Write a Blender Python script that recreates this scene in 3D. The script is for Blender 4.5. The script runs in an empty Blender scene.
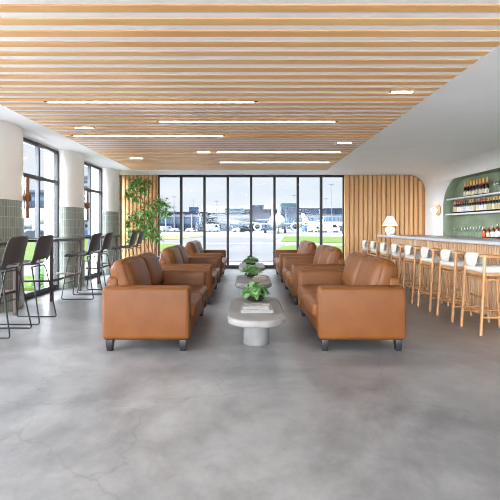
import bpy, bmesh, math, random
from mathutils import Vector, Matrix, noise
PI = math.pi
random.seed(11)
SC = bpy.context.scene
COL = SC.collection

# ------------------------------------------------------------------ helpers
def new_bm(): return bmesh.new()

def merge(dst, src, M=None):
    if M is not None: src.transform(M)
    me = bpy.data.meshes.new('tmp'); src.to_mesh(me); src.free()
    dst.from_mesh(me); bpy.data.meshes.remove(me)

def box(bm, x0, x1, y0, y1, z0, z1, bev=0.0, seg=2, M=None):
    b = bmesh.new()
    bmesh.ops.create_cube(b, size=1.0)
    for v in b.verts:
        v.co = Vector(((x0+x1)/2+v.co.x*(x1-x0), (y0+y1)/2+v.co.y*(y1-y0), (z0+z1)/2+v.co.z*(z1-z0)))
    if bev > 0:
        bmesh.ops.bevel(b, geom=list(b.edges), offset=bev, segments=seg, profile=0.5, affect='EDGES')
    merge(bm, b, M)

def lathe(bm, prof, n=24, M=None, cap=True):
    """prof: list of (radius, z)"""
    b = bmesh.new(); rings = []
    for r, z in prof:
        rings.append([b.verts.new((r*math.cos(2*PI*i/n), r*math.sin(2*PI*i/n), z)) for i in range(n)])
    for a, c in zip(rings, rings[1:]):
        for i in range(n):
            b.faces.new((a[i], a[(i+1) % n], c[(i+1) % n], c[i]))
    if cap:
        if prof[0][0] > 1e-4: b.faces.new(list(reversed(rings[0])))
        if prof[-1][0] > 1e-4: b.faces.new(rings[-1])
    bmesh.ops.remove_doubles(b, verts=b.verts, dist=1e-6)
    bmesh.ops.recalc_face_normals(b, faces=b.faces)
    merge(bm, b, M)

def tube(bm, pts, r, n=8, r2=None):
    """swept tube along pts, radius r (to r2)"""
    pts = [Vector(p) for p in pts]
    b = bmesh.new(); rings = []
    up = Vector((0, 0, 1)); prevN = None
    for i, p in enumerate(pts):
        t = (pts[min(i+1, len(pts)-1)]-pts[max(i-1, 0)]).normalized()
        if prevN is None:
            N = t.cross(up)
            if N.length < 1e-3: N = t.cross(Vector((0, 1, 0)))
        else:
            N = prevN - t*prevN.dot(t)
        N.normalize(); prevN = N
        B = t.cross(N)
        rr = r if r2 is None else r+(r2-r)*i/(len(pts)-1)
        rings.append([b.verts.new(p+(N*math.cos(2*PI*k/n)+B*math.sin(2*PI*k/n))*rr) for k in range(n)])
    for a, c in zip(rings, rings[1:]):
        for i in range(n):
            b.faces.new((a[i], a[(i+1) % n], c[(i+1) % n], c[i]))
    b.faces.new(list(reversed(rings[0]))); b.faces.new(rings[-1])
    bmesh.ops.recalc_face_normals(b, faces=b.faces)
    merge(bm, b)

def rounded_path(pts, rad, n=6):
    pts = [Vector(p) for p in pts]; out = [pts[0]]
    for i in range(1, len(pts)-1):
        a, p, c = pts[i-1], pts[i], pts[i+1]
        d1 = (a-p).normalized(); d2 = (c-p).normalized()
        s, e = p+d1*rad, p+d2*rad
        for k in range(n+1):
            t = k/n
            out.append(s*(1-t)**2+p*2*t*(1-t)+e*t*t)
    out.append(pts[-1]); return out

def prism(bm, poly, a0, a1, axis='Z', bev=0.0, seg=2):
    """extrude a 2-D polygon: axis Z -> poly is (x,y); Y -> (x,z); X -> (y,z)"""
    b = bmesh.new()
    def P(u, v, w):
        return {'Z': (u, v, w), 'Y': (u, w, v), 'X': (w, u, v)}[axis]
    lo = [b.verts.new(P(u, v, a0)) for u, v in poly]
    hi = [b.verts.new(P(u, v, a1)) for u, v in poly]
    n = len(poly)
    f0 = b.faces.new(lo); f1 = b.faces.new(list(reversed(hi)))
    for i in range(n):
        b.faces.new((lo[i], lo[(i+1) % n], hi[(i+1) % n], hi[i]))
    bmesh.ops.recalc_face_normals(b, faces=b.faces)
    if bev > 0:
        ed = list(set(list(f0.edges)+list(f1.edges)))
        bmesh.ops.bevel(b, geom=ed, offset=bev, segments=seg, profile=0.5, affect='EDGES')
    merge(bm, b)

def leg_taper(bm, p0, s0, p1, s1, bev=0.0):
    """square bar from p0 (half sizes s0) to p1 (half sizes s1)"""
    b = bmesh.new(); q = [(-1, -1), (1, -1), (1, 1), (-1, 1)]
    lo = [b.verts.new((p0[0]+a*s0[0], p0[1]+c*s0[1], p0[2])) for a, c in q]
    hi = [b.verts.new((p1[0]+a*s1[0], p1[1]+c*s1[1], p1[2])) for a, c in q]
    b.faces.new(lo); b.faces.new(hi)
    for i in range(4): b.faces.new((lo[i], lo[(i+1) % 4], hi[(i+1) % 4], hi[i]))
    bmesh.ops.recalc_face_normals(b, faces=b.faces)
    if bev: bmesh.ops.bevel(b, geom=list(b.edges), offset=bev, segments=2, profile=.5, affect='EDGES')
    merge(bm, b)

def puff(bm, hx, hy, hz, r, bulge=(0, 0, 0), M=None, cuts=11, wrinkle=0.0, seed=0):
    """soft cushion: rounded box with bulging faces, half sizes hx hy hz"""
    b = bmesh.new()
    bmesh.ops.create_cube(b, size=2.0)
    bmesh.ops.subdivide_edges(b, edges=list(b.edges), cuts=cuts, use_grid_fill=True)
    H = Vector((hx, hy, hz))
    for v in b.verts:
        c = v.co.copy(); u = [math.sin(c[i]*PI/2*0.98) for i in range(3)]
        p = Vector((u[0]*hx, u[1]*hy, u[2]*hz))
        q = Vector([max(-(H[i]-r), min(H[i]-r, p[i])) for i in range(3)])
        d = p-q
        if d.length > 1e-6: p = q+d.normalized()*r
        for i in range(3):
            j, k = (i+1) % 3, (i+2) % 3
            w = max(0, 1-c[j]**2)*max(0, 1-c[k]**2)
            p[i] += bulge[i]*w*c[i]
        if wrinkle:
            nv = noise.noise(Vector((p.x*6+seed*3.1, p.y*6, p.z*6)))
            p += p.normalized()*nv*wrinkle
        v.co = p
    merge(bm, b, M)

def link(name, bm, m, parent=None, angle=40):
    me = bpy.data.meshes.new(name)
    for f in bm.faces: f.smooth = True
    bm.to_mesh(me); bm.free()
    try: me.set_sharp_from_angle(angle=math.radians(angle))
    except Exception: pass
    for mm in (m if isinstance(m, (list, tuple)) else [m]): me.materials.append(mm)
    o = bpy.data.objects.new(name, me); COL.objects.link(o)
    if parent is not None: o.parent = parent
    return o

def tag(o, label, cat, group=None, kind=None):
    o['label'] = label; o['category'] = cat
    if group: o['group'] = group
    if kind: o['kind'] = kind
    return o

def thing(name, label, cat, loc=(0, 0, 0), rz=0, group=None, kind=None):
    o = bpy.data.objects.new(name, None); COL.objects.link(o)
    o.location = loc; o.rotation_euler = (0, 0, rz); o.empty_display_size = .05
    return tag(o, label, cat, group, kind)

def copy_tree(o, parent=None):
    c = o.copy(); COL.objects.link(c); c.parent = parent
    for ch in list(o.children): copy_tree(ch, c)
    return c

ORD = ['first', 'second', 'third', 'fourth', 'fifth', 'sixth', 'seventh', 'eighth', 'ninth', 'tenth', 'eleventh', 'twelfth',
       'thirteenth', 'fourteenth', 'fifteenth', 'sixteenth', 'seventeenth', 'eighteenth', 'nineteenth', 'twentieth',
       'twenty-first', 'twenty-second', 'twenty-third', 'twenty-fourth']

# ------------------------------------------------------------------ materials
def lin(c):
    return tuple((v/12.92 if v <= .04045 else ((v+.055)/1.055)**2.4) for v in [x/255 for x in c])+(1,)

def nodes(name):
    m = bpy.data.materials.new(name); m.use_nodes = True
    nt = m.node_tree; b = nt.nodes['Principled BSDF']
    return m, nt, b

def mat(name, c, rough=.5, var=.08, scale=8, metal=0, bump=0.0, bscale=60, spec=.5, stretch=(1, 1, 1), coat=0, emit=0, c2=None, detail=4):
    m, nt, b = nodes(name); L = nt.links
    tc = nt.nodes.new('ShaderNodeTexCoord'); mp = nt.nodes.new('ShaderNodeMapping')
    mp.inputs['Scale'].default_value = stretch
    L.new(tc.outputs['Object'], mp.inputs['Vector'])
    nz = nt.nodes.new('ShaderNodeTexNoise'); nz.inputs['Scale'].default_value = scale; nz.inputs['Detail'].default_value = detail
    L.new(mp.outputs[0], nz.inputs['Vector'])
    rp = nt.nodes.new('ShaderNodeValToRGB')
    a = lin(c)
    if c2 is None:
        lo = tuple(max(0, v*(1-var)) for v in a[:3])+(1,); hi = tuple(min(1, v*(1+var)) for v in a[:3])+(1,)
    else: lo, hi = a, lin(c2)
    rp.color_ramp.elements[0].position = .3; rp.color_ramp.elements[1].position = .7
    rp.color_ramp.elements[0].color = lo; rp.color_ramp.elements[1].color = hi
    L.new(nz.outputs[0], rp.inputs[0]); L.new(rp.outputs[0], b.inputs['Base Color'])
    b.inputs['Roughness'].default_value = rough; b.inputs['Metallic'].default_value = metal
    b.inputs['Specular IOR Level'].default_value = spec
    b.inputs['Coat Weight'].default_value = coat
    if bump:
        n2 = nt.nodes.new('ShaderNodeTexNoise'); n2.inputs['Scale'].default_value = bscale
        L.new(mp.outputs[0], n2.inputs['Vector'])
        bp = nt.nodes.new('ShaderNodeBump'); bp.inputs['Strength'].default_value = bump; bp.inputs['Distance'].default_value = .004
        L.new(n2.outputs[0], bp.inputs['Height']); L.new(bp.outputs[0], b.inputs['Normal'])
    if emit:
        b.inputs['Emission Color'].default_value = a; b.inputs['Emission Strength'].default_value = emit
    return m

def wood(name, c1, c2, axis='Z', rough=.5, scale=14):
    st = {'X': (.06, 1, 1), 'Y': (1, .06, 1), 'Z': (1, 1, .06)}[axis]
    return mat(name, c1, rough, scale=scale, stretch=st, c2=c2, bump=.08, bscale=40, detail=6)

M = {}
M['leather'] = mat('tan_leather', (96, 55, 20), .46, scale=5, c2=(107, 63, 27), bump=.25, bscale=190, spec=.26)
M['piping'] = mat('leather_piping', (95, 55, 27), .5, var=.08, scale=20)
M['black_wood'] = mat('black_foot', (22, 22, 25), .4, var=.1)
M['plaster'] = mat('white_plaster', (232, 231, 229), .75, scale=1.3, c2=(243, 242, 240), bump=.12, bscale=7)
M['plaster_warm'] = mat('cream_plaster', (236, 235, 231), .8, scale=2, c2=(243, 242, 239), bump=.1, bscale=12)
M['ceil_white'] = mat('ceiling_white', (244, 244, 243), .8, var=.02, scale=2)
M['black_metal'] = mat('black_metal', (26, 27, 30), .4, var=.1, spec=.4)
M['grey_metal'] = mat('grey_metal', (66, 68, 74), .4, var=.1, spec=.4)
M['slat_ceiling'] = wood('ceiling_oak', (226, 170, 108), (238, 194, 138), 'X', .55, 9)
M['slat_wall'] = wood('wall_oak', (205, 157, 104), (223, 180, 130), 'Z', .5, 9)
M['slat_back'] = mat('dark_backing', (180, 128, 81), .8, var=.1)
M['slat_bar'] = wood('bar_oak', (200, 158, 117), (218, 181, 142), 'Z', .5, 9)
M['bar_back'] = mat('bar_backing', (150, 106, 76), .8, var=.1)
M['oak'] = wood('stool_oak', (162, 115, 71), (183, 137, 92), 'Z', .45, 18)
M['walnut'] = wood('walnut', (96, 60, 42), (124, 82, 58), 'Z', .45, 18)
M['dark_table'] = mat('dark_counter', (56, 48, 46), .3, var=.12, scale=12)
M['dark_leg'] = mat('dark_bronze', (70, 54, 48), .4, var=.12, spec=.4)
M['white_fabric'] = mat('white_boucle', (192, 189, 182), .9, var=.06, scale=90, bump=.4, bscale=220)
M['shell'] = mat('grey_plastic', (62, 60, 60), .45, var=.05, scale=8)
M['countertop'] = mat('grey_stone', (161, 163, 166), .35, scale=20, c2=(178, 179, 183))
M['concrete_pale'] = mat('pale_concrete', (104, 102, 100), .6, scale=5, c2=(128, 126, 123), bump=.12, bscale=60)
M['concrete_shaft'] = mat('grey_concrete', (104, 103, 101), .7, scale=7, c2=(122, 121, 119), bump=.12, bscale=60)
M['green_niche'] = mat('sage_plaster', (109, 124, 98), .55, scale=3.2, c2=(135, 150, 124), bump=.15, bscale=14, detail=6)
M['marble'] = mat('white_marble', (220, 220, 222), .3, var=.04, scale=6)
M['bottle_green'] = mat('green_glass', (22, 36, 26), .1, var=.1, spec=.7)
M['bottle_dark'] = mat('dark_glass', (20, 20, 24), .12, var=.1, spec=.7)
M['amber'] = mat('amber_spirit', (104, 46, 12), .1, var=.15, scale=20, spec=.7)
M['gold'] = mat('gold_foil', (206, 160, 84), .35, var=.1, metal=.3)
M['red'] = mat('red_foil', (186, 28, 40), .4, var=.1)
M['dark_red'] = mat('maroon_foil', (110, 30, 36), .4, var=.1)
M['label_cream'] = mat('cream_label', (232, 224, 196), .7, var=.05)
M['label_white'] = mat('white_label', (232, 234, 238), .7, var=.04)
M['label_tan'] = mat('tan_label', (206, 186, 146), .7, var=.05)
M['label_red'] = mat('orange_label', (214, 84, 44), .7, var=.05)
M['leaf'] = mat('leaf_green', (71, 127, 52), .5, scale=9, c2=(119, 171, 88))
M['leaf_dark'] = mat('pothos_green', (48, 92, 42), .4, scale=14, c2=(118, 158, 100))
M['bark'] = mat('bark', (120, 92, 66), .8, var=.2, scale=20)
M['soil'] = mat('dark_bowl', (58, 46, 40), .6, var=.15)
M['pot'] = mat('grey_pot', (150, 148, 144), .7, var=.06)
M['ceramic'] = mat('white_ceramic', (236, 234, 230), .5, var=.03, bump=.2, bscale=90)
M['shade'] = mat('lamp_shade', (250, 232, 200), .8, var=.02, emit=.55)
M['globe'] = mat('globe_glow', (255, 244, 226), .4, var=.01, emit=1.6)
M['led'] = mat('led_strip', (255, 250, 242), .5, var=.0, emit=6)
M['downlight'] = mat('downlight_glow', (255, 248, 238), .5, var=.0, emit=7)
M['led_warm'] = mat('sconce_glow', (255, 226, 190), .5, var=.0, emit=4)
M['paper'] = mat('book_pages', (122, 120, 116), .8, var=.12, scale=50, stretch=(1, 1, 9))
M['cover_grey'] = mat('grey_cover', (96, 95, 95), .5, scale=26, c2=(172, 170, 168))
M['cover_white'] = mat('white_cover', (142, 140, 138), .5, var=.05)
M['cover_tan'] = mat('tan_cover', (148, 112, 82), .5, var=.05)
# exterior
M['apron'] = mat('pale_apron', (77, 77, 77), .85, scale=.05, c2=(85, 85, 86), spec=0.1)
M['asphalt'] = mat('grey_taxiway', (61, 61, 63), .85, scale=.2, c2=(68, 69, 70), spec=0.1)
M['grass'] = mat('lawn_green', (46, 61, 16), .95, scale=.6, c2=(56, 70, 23), spec=0.1)
M['grass_pale'] = mat('dry_lawn', (75, 74, 47), .95, scale=.6, c2=(83, 79, 55), spec=0.1)
M['b_white'] = mat('pale_cladding', (83, 86, 92), .7, var=.04, scale=.3, spec=0.1)
M['b_grey'] = mat('grey_cladding', (48, 53, 61), .7, var=.06, scale=.3, spec=0.08)
M['b_dark'] = mat('slate_roof', (17, 22, 33), .7, var=.08, scale=.3, spec=0.08)
M['b_blue'] = mat('blue_cladding', (21, 31, 47), .6, var=.08, scale=.3, spec=0.08)
M['b_teal'] = mat('teal_glass', (30, 50, 55), .3, var=.1, scale=.5, spec=0.08)
M['b_glass'] = mat('blue_glazing', (35, 53, 69), .2, scale=.35, c2=(56, 69, 82), spec=0.08)
M['b_glass_dark'] = mat('dark_glazing', (9, 20, 35), .2, scale=.35, c2=(21, 33, 46), spec=0.08)
M['plane_white'] = mat('aircraft_white', (126, 129, 131), .35, var=.02, spec=0.15)
M['plane_grey'] = mat('engine_grey', (19, 22, 26), .4, var=.05, spec=0.1)
M['plane_blue'] = mat('tail_blue', (42, 62, 114), .4, var=.05)
M['plane_red'] = mat('tail_red', (156, 44, 51), .4, var=.05)
M['tyre'] = mat('tyre_black', (36, 36, 40), .8, var=.1)
M['van_white'] = mat('van_white', (124, 126, 130), .4, var=.03, spec=0.15)
M['van_blue'] = mat('van_blue', (39, 65, 115), .4, var=.05, spec=0.1)
M['mast'] = mat('mast_steel', (64, 68, 73), .5, var=.05, spec=0.1)

def glass_mat():
    m = bpy.data.materials.new('window_glass'); m.use_nodes = True
    nt = m.node_tree; nt.nodes.clear(); L = nt.links
    out = nt.nodes.new('ShaderNodeOutputMaterial'); mx = nt.nodes.new('ShaderNodeMixShader')
    tr = nt.nodes.new('ShaderNodeBsdfTransparent'); gl = nt.nodes.new('ShaderNodeBsdfGlossy')
    tr.inputs[0].default_value = (.97, .985, .99, 1); gl.inputs['Roughness'].default_value = .02
    lw = nt.nodes.new('ShaderNodeLayerWeight'); lw.inputs[0].default_value = .5
    pw_ = nt.nodes.new('ShaderNodeMath'); pw_.operation = 'POWER'; pw_.inputs[1].default_value = 5; L.new(lw.outputs['Facing'], pw_.inputs[0])
    fr = nt.nodes.new('ShaderNodeMapRange'); fr.inputs['To Min'].default_value = .006; fr.inputs['To Max'].default_value = .7; L.new(pw_.outputs[0], fr.inputs['Value'])
    nz = nt.nodes.new('ShaderNodeTexNoise'); nz.inputs['Scale'].default_value = .8
    bp = nt.nodes.new('ShaderNodeBump'); bp.inputs['Strength'].default_value = .02
    L.new(nz.outputs[0], bp.inputs['Height']); L.new(bp.outputs[0], gl.inputs['Normal'])
    L.new(fr.outputs[0], mx.inputs[0]); L.new(tr.outputs[0], mx.inputs[1]); L.new(gl.outputs[0], mx.inputs[2])
    L.new(mx.outputs[0], out.inputs[0]); return m
M['glass'] = glass_mat()

def drink_glass():
    m = bpy.data.materials.new('clear_stemware'); m.use_nodes = True
    nt = m.node_tree; nt.nodes.clear(); L = nt.links
    out = nt.nodes.new('ShaderNodeOutputMaterial'); mx = nt.nodes.new('ShaderNodeMixShader')
    tr = nt.nodes.new('ShaderNodeBsdfTransparent'); gl = nt.nodes.new('ShaderNodeBsdfGlossy')
    tr.inputs[0].default_value = (.9, .92, .92, 1); gl.inputs['Roughness'].default_value = .08
    lw = nt.nodes.new('ShaderNodeLayerWeight'); lw.inputs[0].default_value = .35
    nz = nt.nodes.new('ShaderNodeTexNoise'); bp = nt.nodes.new('ShaderNodeBump'); bp.inputs['Strength'].default_value = .02
    L.new(nz.outputs[0], bp.inputs['Height']); L.new(bp.outputs[0], gl.inputs['Normal'])
    L.new(lw.outputs['Facing'], mx.inputs[0]); L.new(tr.outputs[0], mx.inputs[1]); L.new(gl.outputs[0], mx.inputs[2])
    L.new(mx.outputs[0], out.inputs[0]); return m
M['stemware'] = drink_glass()

def floor_mat():
    m, nt, b = nodes('polished_concrete'); L = nt.links
    tc = nt.nodes.new('ShaderNodeTexCoord')
    def nz(scale, det, rough=.6, dist=0):
        n = nt.nodes.new('ShaderNodeTexNoise'); n.inputs['Scale'].default_value = scale
        n.inputs['Detail'].default_value = det; n.inputs['Roughness'].default_value = rough; n.inputs['Distortion'].default_value = dist
        L.new(tc.outputs['Object'], n.inputs['Vector']); return n
    a = nz(.7, 6, .65, .6); c = nz(3.2, 9, .7, .3); d = nz(38, 5, .7)
    r1 = nt.nodes.new('ShaderNodeValToRGB'); r1.color_ramp.elements[0].position = .3; r1.color_ramp.elements[1].position = .72
    r1.color_ramp.elements[0].color = lin((94, 95, 98)); r1.color_ramp.elements[1].color = lin((150, 149, 148))
    L.new(a.outputs[0], r1.inputs[0])
    r2 = nt.nodes.new('ShaderNodeValToRGB'); r2.color_ramp.elements[0].position = .32; r2.color_ramp.elements[1].position = .66
    r2.color_ramp.elements[0].color = (.5, .5, .505, 1); r2.color_ramp.elements[1].color = (1.0, 1.0, 1.0, 1)
    L.new(c.outputs[0], r2.inputs[0])
    mx = nt.nodes.new('ShaderNodeMix'); mx.data_type = 'RGBA'; mx.blend_type = 'MULTIPLY'; mx.inputs[0].default_value = .8
    L.new(r1.outputs[0], mx.inputs[6]); L.new(r2.outputs[0], mx.inputs[7])
    # hairline cracks
    vo = nt.nodes.new('ShaderNodeTexVoronoi'); vo.feature = 'DISTANCE_TO_EDGE'; vo.inputs['Scale'].default_value = .55
    wn = nz(2.0, 5, .6); ad = nt.nodes.new('ShaderNodeVectorMath'); ad.operation = 'MULTIPLY_ADD'
    L.new(wn.outputs['Color'], ad.inputs[0]); ad.inputs[1].default_value = (.5, .5, .5); L.new(tc.outputs['Object'], ad.inputs[2])
    L.new(ad.outputs[0], vo.inputs['Vector'])
    cr = nt.nodes.new('ShaderNodeValToRGB'); cr.color_ramp.elements[0].position = 0; cr.color_ramp.elements[1].position = .006
    cr.color_ramp.elements[0].color = (.72, .7, .68, 1); cr.color_ramp.elements[1].color = (1, 1, 1, 1)
    L.new(vo.outputs['Distance'], cr.inputs[0])
    m2 = nt.nodes.new('ShaderNodeMix'); m2.data_type = 'RGBA'; m2.blend_type = 'MULTIPLY'; m2.inputs[0].default_value = .6
    L.new(mx.outputs[2], m2.inputs[6]); L.new(cr.outputs[0], m2.inputs[7])
    L.new(m2.outputs[2], b.inputs['Base Color'])
    rr = nt.nodes.new('ShaderNodeMapRange'); rr.inputs['To Min'].default_value = .22; rr.inputs['To Max'].default_value = .48
    L.new(c.outputs[0], rr.inputs['Value']); L.new(rr.outputs[0], b.inputs['Roughness'])
    bp = nt.nodes.new('ShaderNodeBump'); bp.inputs['Strength'].default_value = .05; bp.inputs['Distance'].default_value = .003
    L.new(d.outputs[0], bp.inputs['Height']); L.new(bp.outputs[0], b.inputs['Normal'])
    b.inputs['Specular IOR Level'].default_value = .6
    return m
M['floor'] = floor_mat()

def tile_mat():
    m, nt, b = nodes('sage_tiles'); L = nt.links
    uv = nt.nodes.new('ShaderNodeUVMap'); uv.uv_map = 'UVMap'
    br = nt.nodes.new('ShaderNodeTexBrick'); br.offset = 0; br.squash = 1
    br.inputs['Scale'].default_value = 1; br.inputs['Mortar Size'].default_value = .003; br.inputs['Mortar Smooth'].default_value = .3
    br.inputs['Brick Width'].default_value = .042; br.inputs['Row Height'].default_value = .152
    br.inputs['Color1'].default_value = lin((114, 121, 112)); br.inputs['Color2'].default_value = lin((138, 144, 134))
    br.inputs['Mortar'].default_value = lin((182, 186, 178))
    L.new(uv.outputs[0], br.inputs['Vector']); L.new(br.outputs['Color'], b.inputs['Base Color'])
    bp = nt.nodes.new('ShaderNodeBump'); bp.inputs['Strength'].default_value = .3; bp.inputs['Distance'].default_value = .003; bp.invert = True
    L.new(br.outputs['Fac'], bp.inputs['Height']); L.new(bp.outputs[0], b.inputs['Normal'])
    b.inputs['Roughness'].default_value = .3; return m
M['tile'] = tile_mat()

# ------------------------------------------------------------------ room dimensions
EYE = 1.22
CEIL = 2.74
XW = -3.69           # window line of the left wall
XR = 5.18            # right wall
YB = 11.70           # glazed end wall
YF = -5.0            # open front end of the room
PER = 2.33
PIERS = [10.625-PER*k for k in range(0, 7)]
PB, PA = .445, .23
RV = .48             # cove radius of the right wall

def st(name, bm, m, label, cat, angle=40):
    o = link(name, bm, m, None, angle); return tag(o, label, cat, None, 'structure')

bm = new_bm(); box(bm, -4.0, 5.7, YF, YB+.25, -.25, 0)
st('floor', bm, M['floor'], 'polished grey concrete floor of the lounge', 'floor')

# ceiling slab with a recessed pocket for the wooden slats
SX0, SX1, SY1 = -3.07, 2.10, 10.60
PT = CEIL+.0065
bm = new_bm()
box(bm, -4.0, SX0, YF, YB+.25, CEIL, CEIL+.5)
box(bm, SX1, XR-RV, YF, YB+.25, CEIL, CEIL+.5)
box(bm, SX0, SX1, SY1, YB+.25, CEIL, CEIL+.5)
box(bm, SX0, SX1, YF, SY1, PT, CEIL+.5)
st('ceiling', bm, M['ceil_white'], 'white ceiling around the recessed timber slats', 'ceiling')

bm = new_bm()
PITCH = .1806
ys = []
y = SY1-.05
while y > YF+.1:
    ys.append(y); y -= PITCH
for y in ys:
    box(bm, SX0+.004, SX1-.004, y-.047, y+.047, CEIL-.003, CEIL+.0064, .002, 1)
slatc = link('slatted_ceiling', bm, M['slat_ceiling'])
tag(slatc, 'pale oak slat ceiling running across the room', 'slatted ceiling', None, 'structure')

# right wall: vertical wall with a coved top and an arched green niche
prof = [(XR-RV, CEIL+.5), (XR-RV, CEIL)]
for k in range(1, 25):
    a = PI/2*(1-k/24)
    prof.append((XR-RV+RV*math.cos(a), CEIL-RV+RV*math.sin(a)))
prof += [(XR, 0), (XR+.5, 0), (XR+.5, CEIL+.5)]
bm = new_bm(); prism(bm, prof, YF, YB+.25, 'Y')
wr = st('wall_right', bm, [M['plaster'], M['green_niche']], 'white plaster side wall curving up into the ceiling', 'wall', 30)
NY0, NY1, NZ0, NZ1, NR = 4.2, 10.62, .98, 2.435, .72
def niche_outline(i=0.0):
    p = [(NY0+i, NZ0+i), (NY1-i, NZ0+i)]
    for k in range(0, 17):
        a = PI/2*k/16
        p.append((NY1-NR+(NR-i)*math.cos(a), NZ1-NR+(NR-i)*math.sin(a)))
    for k in range(0, 17):
        a = PI/2+PI/2*k/16
        p.append((NY0+NR+(NR-i)*math.cos(a), NZ1-NR+(NR-i)*math.sin(a)))
    return p
ND = .25
bm = new_bm(); prism(bm, niche_outline(), 4.85, XR+ND, 'X')
cut = link('niche_cutter', bm, M['green_niche'])
md = wr.modifiers.new('niche', 'BOOLEAN'); md.operation = 'DIFFERENCE'; md.object = cut; md.solver = 'EXACT'
try: md.material_mode = 'TRANSFER'
except Exception: pass
bpy.context.view_layer.update()
dg = bpy.context.evaluated_depsgraph_get()
me2 = bpy.data.meshes.new_from_object(wr.evaluated_get(dg))
wr.modifiers.clear(); old = wr.data; wr.data = me2; wr.data.name = 'wall_right'
bpy.data.objects.remove(cut, do_unlink=True)
bm = new_bm(); prism(bm, niche_outline(.002), XR+ND-.02, XR+ND-.001, 'X')
st('wall_niche', bm, M['green_niche'], 'mottled sage green back panel inside the arched bar niche', 'niche panel')

# left wall: rounded plaster piers, tiled below, windows between them
def xwall(y, grow=0.0):
    for c in PIERS:
        b = PB+grow*.6
        if abs(y-c) < b:
            return XW+(PA+grow)*math.sqrt(max(0, 1-((y-c)/b)**2))
    return XW
def pier_outline(c, grow=0.0):
    n = 36; pts = []
    for k in range(n+1):
        a = PI/2-PI*k/n
        pts.append((XW+(PA+grow)*math.cos(a), c+(PB+grow*.6)*math.sin(a)))
    return pts
bm = new_bm()
for c in PIERS:
    o = pier_outline(c)
    prism(bm, o+[(-4.0, c-PB), (-4.0, c+PB)], 0, CEIL, 'Z')
box(bm, -4.0, XW-.04, YF, YB+.25, CEIL-.03, CEIL)
st('wall_left', bm, M['plaster_warm'], 'cream rounded plaster piers of the window wall', 'wall', 30)
TILE_H = 1.62
for i, c in enumerate(PIERS):
    if i > 4: break
    o = pier_outline(c, .012); b = bmesh.new(); uvl = b.loops.layers.uv.new('UVMap')
    lo = [b.verts.new((x, y, 0.002)) for x, y in o]; hi = [b.verts.new((x, y, TILE_H)) for x, y in o]
    inn = [b.verts.new((x, y, TILE_H)) for x, y in pier_outline(c, -.002)]
    s = [0.0]
    for p, q in zip(o, o[1:]): s.append(s[-1]+math.hypot(p[0]-q[0], p[1]-q[1]))
    for k in range(len(o)-1):
        f = b.faces.new((lo[k], lo[k+1], hi[k+1], hi[k]))
        for lp, (u, v) in zip(f.loops, ((s[k], 0), (s[k+1], 0), (s[k+1], TILE_H), (s[k], TILE_H))): lp[uvl].uv = (u, v)
        b.faces.new((hi[k], hi[k+1], inn[k+1], inn[k]))
    bmesh.ops.recalc_face_normals(b, faces=b.faces)
    lab = ['farthest window pier, beside the tree', 'middle visible window pier behind the second pair of bar chairs',
           'near window pier behind the two nearest bar chairs', 'window pier beside the viewer', 'window pier at the viewer\'s back'][i]
    st('trim_%d' % (i+1), b, M['tile'], 'sage green tiling on the '+lab, 'wall tiling', 30)

# side windows
def side_window(n, y0, y1, label):
    w = thing('window_%d' % n, label, 'window', (XW-.06, (y0+y1)/2, 0), 0, None, 'structure')
    h = (y1-y0)/2; T = CEIL-.03; ZT = 2.09
    b = new_bm()
    box(b, -.035, .035, -h, -h+.05, 0, T); box(b, -.035, .035, h-.05, h, 0, T)
    box(b, -.035, .035, -h+.05, h-.05, T-.055, T); box(b, -.035, .035, -h+.05, h-.05, 0, .10)
    link('window_frame', b, M['black_metal'], w)
    b = new_bm(); box(b, -.0325, .0325, -.03, .03, .1, T-.055); link('mullion', b, M['grey_metal'], w)
    b = new_bm(); box(b, -.033, .033, -h+.05, h-.05, ZT-.032, ZT+.032); link('transom', b, M['grey_metal'], w)
    b = new_bm(); box(b, -.033, .033, -h+.05, h-.05, .965, 1.03); link('transom', b, M['black_metal'], w)
    for ya, yb in ((-h+.05, -.03), (.03, h-.05)):
        for za, zb in ((.1, .965), (1.03, ZT-.032), (ZT+.032, T-.055)):
            b = new_bm(); box(b, -.004, .004, ya, yb, za, zb); link('glass_pane', b, M['glass'], w)
ends = [c for c in PIERS]
side_window(2, ends[0]+PB, YB-.02, 'narrow black window between the last pier and the end wall')
side_window(3, ends[1]+PB, ends[0]-PB, 'black framed side window behind the middle bar chairs')
side_window(4, ends[2]+PB, ends[1]-PB, 'black framed side window behind the nearest bar chairs')
side_window(5, ends[3]+PB, ends[2]-PB, 'black framed side window closest to the viewer')

# end wall: glazing between two slatted oak panels
WX0, WX1 = -2.645, 2.83
W = thing('window_1', 'tall black framed glass wall facing the airfield', 'window', (0, YB+.05, 0), 0, None, 'structure')
b = new_bm()
box(b, WX0, WX1, -.05, .05, CEIL-.06, CEIL); box(b, WX0, WX1, -.05, .05, 0, .10)
box(b, WX0, WX0+.05, -.05, .05, .1, CEIL-.06); box(b, WX1-.05, WX1, -.05, .05, .1, CEIL-.06)
link('window_frame', b, M['black_metal'], W)
pw = (WX1-WX0)/8
for k in range(1, 8):
    b = new_bm(); box(b, WX0+pw*k-.034, WX0+pw*k+.034, -.05, .05, .1, CEIL-.06); link('mullion', b, M['black_metal'], W)
for k in range(8):
    b = new_bm(); box(b, WX0+pw*k+(.05 if k == 0 else .034), WX0+pw*(k+1)-(.05 if k == 7 else .034), -.005, .005, .1, CEIL-.06)
    link('glass_pane', b, M['glass'], W)
def vault(x):
    if x <= XR-RV: return CEIL
    d = x-(XR-RV); return CEIL-RV+math.sqrt(max(0, RV*RV-d*d))
b = new_bm(); box(b, -4.0, WX0, YB, YB+.25, 0, CEIL)
st('wall_back_left', b, M['slat_back'], 'dark timber wall behind the slats left of the airfield window', 'wall')
b = new_bm(); box(b, WX1, XR-RV, YB, YB+.25, 0, CEIL)
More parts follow.
